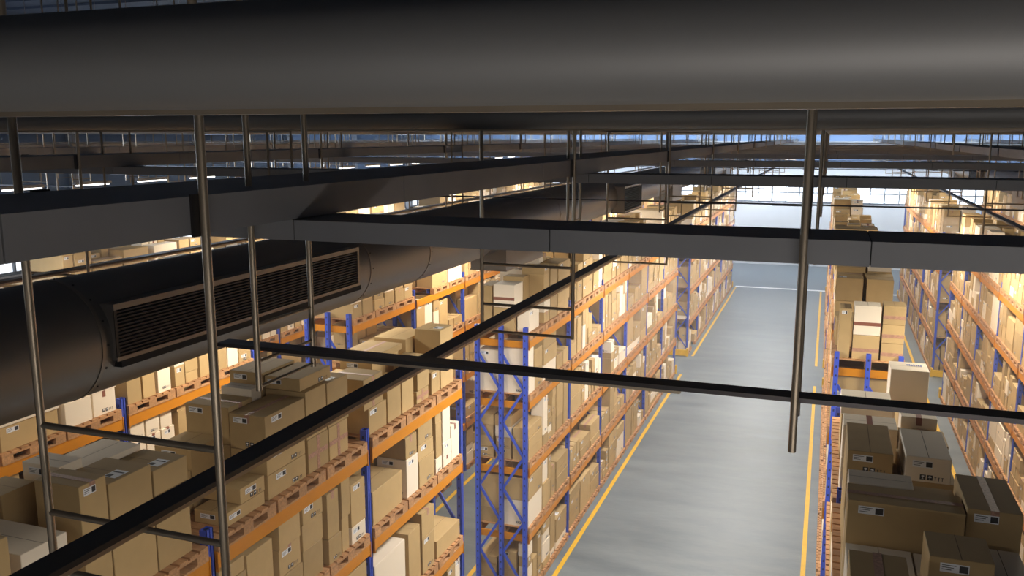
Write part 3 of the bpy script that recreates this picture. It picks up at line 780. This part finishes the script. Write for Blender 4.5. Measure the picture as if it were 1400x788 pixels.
def features(bd, tape, lab, sym, full, extra=None):
    """append tape, label and symbol geometry in the carton's own axes (0..sx, 0..sy, 0..sz)"""
    sx, sy, sz = bd['x1'] - bd['x0'], bd['y1'] - bd['y0'], bd['z1'] - bd['z0']
    R = random.Random(int(bd['x0'] * 977 + bd['y0'] * 3301 + bd['z0'] * 7919))
    f = bd['feat']; s = FACE[bd['row']]
    dx = sx if s > 0 else 0.0
    tk = 'tape_white' if bd['c'] == 'w' else 'tape_tan'
    tw = 0.05
    def band_y():       # tape along y over the top and down the near/far ends
        c = sx * 0.5
        tape.box(c - tw / 2, c + tw / 2, -0.0012, sy + 0.0012, sz, sz + 0.0014, tk)
        h = min(sz * 0.35, 0.08)
        tape.box(c - tw / 2, c + tw / 2, -0.0014, 0, sz - h, sz, tk); tape.box(c - tw / 2, c + tw / 2, sy, sy + 0.0014, sz - h, sz, tk)
    def band_x():
        c = sy * 0.5; t2 = min(tw, sy * 0.3)
        tape.box(-0.0012, sx + 0.0012, c - t2 / 2, c + t2 / 2, sz, sz + 0.0014, tk)
        h = min(sz * 0.35, 0.08)
        tape.box(-0.0014, 0, c - t2 / 2, c + t2 / 2, sz - h, sz, tk); tape.box(sx, sx + 0.0014, c - t2 / 2, c + t2 / 2, sz - h, sz, tk)
    def belt():
        h = 0.05; z = sz * 0.5 - h / 2
        if bd['row'] in 'B' or bd['y0'] > 12:
            tape.box(-0.0014, sx + 0.0014, -0.0014, 0, z - 0.12 * sz, z - 0.12 * sz + h * 1.1, tk)
        else:
            u0, u1 = sorted((dx, dx + s * 0.0014))
            tape.box(u0, u1, 0.002, sy - 0.002, z, z + h, tk)
            u0, u1 = sorted((dx, dx + s * 0.0022)); tape.box(u0, u1, sy * 0.5 - 0.025, sy * 0.5 + 0.025, 0.002, sz - 0.002, tk)
    if 'Y' in f: (band_y if (bd['row'] != 'B' or bd['label'].startswith(('dark', 'white carton with a brown', 'tan carton with taped'))) else band_x)() if 'label' in bd else band_y()
    if 'T' in f: (band_y if sy >= sx else band_x)()
    if 'X' in f:
        belt()
        if bd['row'] == 'A' and bd['bi'] == 0: tape.box(0.004, sx - 0.004, sy * 0.5 - 0.025, sy * 0.5 + 0.025, sz, sz + 0.0014, tk)
    if extra is not None: lab = MB(); extra.append(('shipping_label', lab)); sym = MB(); extra.append(('handling_symbols', sym))
    if 'L' in f: label_on(lab, 'x', s, 0, sy, 0, sz, dx, R, s < 0)
    if extra is not None: lab = MB(); extra.append(('shipping_label', lab))
    if 'l' in f: label_on(lab, 'y', -1, 0, sx, 0, sz, 0.0, R, False)
    if extra is not None: lab = MB(); extra.append(('shipping_label', lab))
    if 'p' in f:
        w = min(0.12, sx * .4, sy * .4)
        u = sx - w - 0.04 if s > 0 else 0.04
        face_rect(lab, 'z', 1, u, u + w, sy * .25, sy * .25 + w * 1.2, sz, 'label', 0.0015)
        face_rect(lab, 'z', 1, u + w * .1, u + w * .5, sy * .25 + w * .1, sy * .25 + w * .5, sz, 'ink', 0.0022)
        face_rect(lab, 'z', 1, u + w * .1, u + w * .9, sy * .25 + w * .8, sy * .25 + w * .95, sz, 'ink', 0.0022)
    if 'S' in f: symbols_on(sym, 'x', s, 0, sy, 0, sz, dx, R)
    if extra is not None: sym = MB(); extra.append(('handling_symbols', sym))
    if 's' in f: symbols_on(sym, 'y', -1, 0, sx, 0, sz, 0.0, R)
    if extra is not None: lab = MB(); extra.append(('blue_print', lab))
    if 'b' in f:
        for i in range(7): face_rect(lab, 'z', 1, sx * (.45 + .06 * i), sx * (.49 + .06 * i), sy * .55, sy * (.72 + .04 * (i % 2)), sz, 'blueink', 0.0015)

def body(mb, bd, ox=0, oy=0, oz=0):
    sx, sy, sz = bd['x1'] - bd['x0'], bd['y1'] - bd['y0'], bd['z1'] - bd['z0']
    mb.box(ox, ox + sx, oy, oy + sy, oz, oz + sz, 'white' if bd['c'] == 'w' else 'tan')
def seam(mb, bd):
    sx, sy, sz = bd['x1'] - bd['x0'], bd['y1'] - bd['y0'], bd['z1'] - bd['z0']
    if sy >= sx: face_rect(mb, 'z', 1, sx / 2 - .002, sx / 2 + .002, 0.004, sy - .004, sz, 'seam', 0.0006)
    else: face_rect(mb, 'z', 1, 0.004, sx - .004, sy / 2 - .002, sy / 2 + .002, sz, 'seam', 0.0006)

LEVN = ['floor level', 'first shelf', 'second shelf', 'third shelf', 'top shelf']
RN = {'A': 'left', 'B': 'right', 'C': 'outer-right', 'D': 'outer-left', 'E': 'third-left', 'F': 'fourth-left', 'G': 'far-right'}
BN = {0: 'near', 1: 'middle', 2: 'far'}
TN = ['bottom', 'second', 'third', 'fourth', 'fifth', 'sixth', 'seventh']
def carton_label(bd):
    if 'label' in bd: return bd['label']
    s = FACE[bd['row']]
    sz = bd['z1'] - bd['z0']; w = max(bd['x1'] - bd['x0'], bd['y1'] - bd['y0'])
    shape = 'flat ' if sz < 0.35 * w else ('tall ' if sz > 1.25 * w else '')
    colr = 'white' if bd['c'] == 'w' else 'tan'
    tape = 'taped ' if 'T' in bd['feat'] else ''
    xm = (bd['x0'] + bd['x1']) / 2; a, c = ROWS[bd['row']]
    t = (xm - a) / (c - a)
    if s < 0: t = 1 - t
    dep = 'aisle-side' if t > 0.62 else ('back' if t < 0.38 else 'centre')
    ys = BLOCK[bd['bi']][0] + bd['bay'] * PITCH + 0.055 + bd['slot'] * 0.875
    u = ((bd['y0'] + bd['y1']) / 2 - ys) / 0.845
    end = 'near' if u < 0.38 else ('far' if u > 0.62 else 'mid')
    return "%s%s%s carton, %s tier %s-%s, %s bay's %s pallet, %s, %s %s rack" % (
        shape, tape, colr, TN[min(bd['tier'], 6)], dep, end, ordn[bd['bay']], ['near', 'mid', 'far'][bd['slot']], LEVN[bd['lev']], BN[bd['bi']], RN[bd['row']])

def make_box(bd, detail):
    cx, cy = (bd['x0'] + bd['x1']) / 2, (bd['y0'] + bd['y1']) / 2
    sx, sy, sz = bd['x1'] - bd['x0'], bd['y1'] - bd['y0'], bd['z1'] - bd['z0']
    mb = MB(); body(mb, bd)
    me = mb.mesh('carton', bevel=0.0035)
    def shift(m):
        m.transform(Matrix.Translation((-sx / 2, -sy / 2, 0)))
    if True:
        sm = MB(); seam(sm, bd)
        bm = bmesh.new(); bm.from_mesh(me)
        me.materials.append(M['seam'])
        vs = [bm.verts.new(v) for v in sm.v]
        fc = bm.faces.new(vs); fc.material_index = 1
        bm.to_mesh(me); bm.free()
    shift(me)
    o = link('cardboard_carton', me, None, (cx, cy, bd['z0'])); o.rotation_euler = (0, 0, bd['rot'])
    tag(o, carton_label(bd), 'cardboard box', 'cartons on the %s of the %s-%s rack' % (LEVN[bd['lev']], BN[bd['bi']], RN[bd['row']]))
    tp, lb, sy_ = MB(), MB(), MB()
    ex = []
    features(bd, tp, lb, sy_, True, ex)
    for nm, q in [('packing_tape', tp)] + ex:
        if q.v:
            me2 = q.mesh(nm); shift(me2); link(nm, me2, o)
    return o

STUFF_FACES = []
def stuff_boxes(idx):
    mb = MB()
    for i in idx:
        bd = BOXES[i]; n0 = len(mb.v); f0 = len(mb.f)
        body(mb, bd)
        if bd['y0'] < 45:
            features(bd, mb, mb, mb, False)
        cx, cy = (bd['x1'] - bd['x0']) / 2, (bd['y1'] - bd['y0']) / 2
        ca, sa = math.cos(bd['rot']), math.sin(bd['rot'])
        for k in range(n0, len(mb.v)):
            x, y, z = mb.v[k]; x -= cx; y -= cy
            mb.v[k] = (bd['x0'] + cx + x * ca - y * sa, bd['y0'] + cy + x * sa + y * ca, bd['z0'] + z)
        STUFF_FACES.extend([i] * (len(mb.f) - f0))
    o = mb.build('cardboard_cartons')
    tag(o, 'the many further cartons filling the racks towards the back', 'cardboard boxes', None, 'stuff')
    return o

# pallets
def pallet_geo(mb, skid, ox=0, oy=0, oz=0, lx=1.05, ly=0.845):
    t = 0.02
    n = 7; bw = 0.098
    for i in range(n):      # deck boards run across, front to back of the rack
        y = oy + (ly - bw) * i / (n - 1)
        mb.box(ox, ox + lx, y, y + bw, oz + PAL_H - t, oz + PAL_H, 'wood')
    for i in range(3):
        x = ox + (lx - 0.1) * i / 2
        mb.box(x, x + 0.1, oy, oy + ly, oz + PAL_H - 2 * t, oz + PAL_H - t, 'wood')
    for i in range(3):
        q = skid if isinstance(skid, MB) else skid[i]
        x = ox + (lx - 0.1) * i / 2
        for j in range(3):
            y = oy + (ly - 0.14) * j / 2
            q.box(x, x + 0.1, y, y + 0.14, oz + t, oz + PAL_H - 2 * t, 'wood')
        q.box(x, x + 0.1, oy, oy + ly, oz, oz + t, 'wood')
d = MB(); sk = [MB(), MB(), MB()]; pallet_geo(d, sk)
DECK = d.mesh('pallet_deck'); SKID = [s.mesh('skid') for s in sk]
w_ = MB(); pallet_geo(w_, w_); WHOLE_PALLET = w_.mesh('pallet')
def make_pallet(p, detail):
    if detail:
        o = link('wooden_pallet', DECK, None, (p['x0'], p['y0'], p['z']))
        for s in SKID: link('skid', s, o)
    else:
        o = link('wooden_pallet', WHOLE_PALLET, None, (p['x0'], p['y0'], p['z']))
    tag(o, 'wooden pallet, %s of the %s bay, %s, %s-%s rack' % (['near one', 'middle one', 'far one'][p['slot']], ordn[p['bay']], LEVN[p['lev']], BN[p['bi']], RN[p['row']]),
        'pallet', 'pallets in the %s-%s rack' % (BN[p['bi']], RN[p['row']]))
STUFF_PFACES = []
def stuff_pallets(idx):
    mb = MB()
    for i in idx:
        p = PALLETS[i]; f0 = len(mb.f)
        if p['y0'] < 34:
            pallet_geo(mb, mb, p['x0'], p['y0'], p['z'])
        else:
            mb.box(p['x0'], p['x1'], p['y0'], p['y1'], p['z'] + .085, p['z'] + PAL_H, 'wood')
            for j in range(3):
                y = p['y0'] + 0.705 * j / 2
                mb.box(p['x0'], p['x1'], y, y + 0.14, p['z'], p['z'] + .085, 'wood')
        STUFF_PFACES.extend([i] * (len(mb.f) - f0))
    o = mb.build('wooden_pallets')
    tag(o, 'the many further wooden pallets under the cartons towards the back', 'pallets', None, 'stuff')
    return o
sb = set(TOPB); sp = set(TOPP)
for r, i in enumerate(TOPB): make_box(BOXES[i], r < 140)
for r, i in enumerate(TOPP): make_pallet(PALLETS[i], r < 60)
stuff_boxes([i for i in range(len(BOXES)) if i not in sb])
stuff_pallets([i for i in range(len(PALLETS)) if i not in sp])

# ------------------------------------------------------------------ light
def area(name, loc, rot, sx, sy, power, col, spread=PI):
    l = bpy.data.lights.new(name, 'AREA'); l.shape = 'RECTANGLE'; l.size = sx; l.size_y = sy
    l.energy = power; l.color = col; l.spread = spread
    o = bpy.data.objects.new(name, l); COL.objects.link(o); o.location = loc; o.rotation_euler = rot
    return o
WARM = (1.0, 0.91, 0.77); NEUT = (1.0, 0.96, 0.9)
for y, pw in ((-2.5, 60), (4.0, 60)):
    area('aisle_light', (-2.27, y, 6.6), (0, 0, 0), 0.8, 3.5, pw, NEUT)
    area('aisle_light', (-7.0, y + 1, 6.4), (0, 0, 0), 0.5, 3.5, pw * 0.5, WARM)
for y in (11.5, 19.5, 27.5, 36, 44.5):
    area('aisle_light', (-2.27, y, 6.55), (0, 0, 0), 0.8, 3.5, 360 if y < 12 else 480, NEUT)
    area('aisle_light', (-7.0, y - 1, 6.6), (0, 0, 0), 0.5, 3.5, 170 if y < 12 else 300, WARM)
    area('aisle_light', (2.55, y + 1, 6.6), (0, 0, 0), 0.5, 3.5, 320, WARM)
    area('aisle_light', (-10.5, y, 6.6), (0, 0, 0), 0.5, 3.5, 160, WARM)
    area('aisle_light', (6.1, y + 2, 6.4), (0, 0, 0), 0.5, 3.5, 200, WARM)
    area('aisle_light', (-14.0, y, 6.6), (0, 0, 0), 0.5, 3.5, 220, WARM)
area('end_light', (-2.27, 55, 7.6), (0, 0, 0), 6, 3, 500, (0.9, 0.95, 1.0))
COOL = (0.62, 0.78, 1.0)
for y in (10, 24, 38, 52):      # unseen fill added to brighten the left wall
    area('wall_fill', (-19.0, y, 7.4), (0, math.radians(-90), 0), 2.0, 8.0, 380, COOL)
for x in (-16, -6, 4, 14):      # unseen fill added to brighten the far wall
    area('wall_fill', (x, 55.0, 7.0), (math.radians(90), 0, 0), 8.0, 2.0, 300, (0.8, 0.9, 1.0))
    area('wall_fill', (x, 50.0, 9.8), (math.radians(90), 0, 0), 8.0, 1.2, 1000, (0.62, 0.8, 1.0))
    area('upper_fill', (x, 36.0, 10.6), (math.radians(40), 0, 0), 8.0, 1.2, 420, (0.62, 0.8, 1.0))  # added without a fixture to brighten the haze and upper far wall
area('front_fill', (2.0, -5.6, 4.9), (math.radians(90), 0, PI), 14, 1.6, 40, (1.0, 0.93, 0.84))  # unseen fill added behind the camera for faces turned towards it
area('beam_fill', (3.0, -0.9, 6.2), (math.radians(163), 0, 0), 7, 0.6, 85, (1.0, 0.95, 0.9))  # added out of view to light beam sides and the pipe's underside

# thin airborne dust that fills the hall
hz = MB(); hz.box(LEFT_X + 0.01, RIGHT_X - 0.01, -5.99, BACK_Y - 0.01, 0.01, CEIL_Z - 0.01, 'floor')
ho = hz.build('haze')
hm = bpy.data.materials.new('haze'); hm.use_nodes = True
hn = hm.node_tree; hn.nodes.remove(hn.nodes['Principled BSDF'])
vs = hn.nodes.new('ShaderNodeVolumeScatter'); vs.inputs['Color'].default_value = (0.80, 0.88, 1.0, 1); vs.inputs['Density'].default_value = 0.0038
vs.inputs['Anisotropy'].default_value = 0.2
hn.links.new(vs.outputs[0], hn.nodes['Material Output'].inputs['Volume'])
ho.data.materials.clear(); ho.data.materials.append(hm)
tag(ho, 'thin haze in the air of the hall', 'haze', None, 'stuff')

w = bpy.data.worlds.new('world'); SC.world = w; w.use_nodes = True
w.node_tree.nodes['Background'].inputs['Color'].default_value = (0.6, 0.75, 1.0, 1)
w.node_tree.nodes['Background'].inputs['Strength'].default_value = 0.0

# ------------------------------------------------------------------ camera
cam = bpy.data.cameras.new('camera'); co = bpy.data.objects.new('camera', cam); COL.objects.link(co)
cam.sensor_width = 36.0; cam.lens = 1195.5 / 1400 * 36.0
cam.clip_start = 0.05; cam.clip_end = 300
co.location = (0, 0, 8.4)
co.rotation_euler = (math.radians(90 - 9.876), 0, math.radians(19.76))
SC.camera = co
SC.view_settings.view_transform = 'Standard'
SC.view_settings.look = 'None'
SC.view_settings.exposure = 0.0
SC.view_settings.gamma = 1.0
SC.view_settings.use_curve_mapping = False
SC.cycles.max_bounces = 6
SC.cycles.diffuse_bounces = 4
SC.cycles.glossy_bounces = 3
SC.cycles.use_denoising = True
SC.cycles.sample_clamp_indirect = 6.0
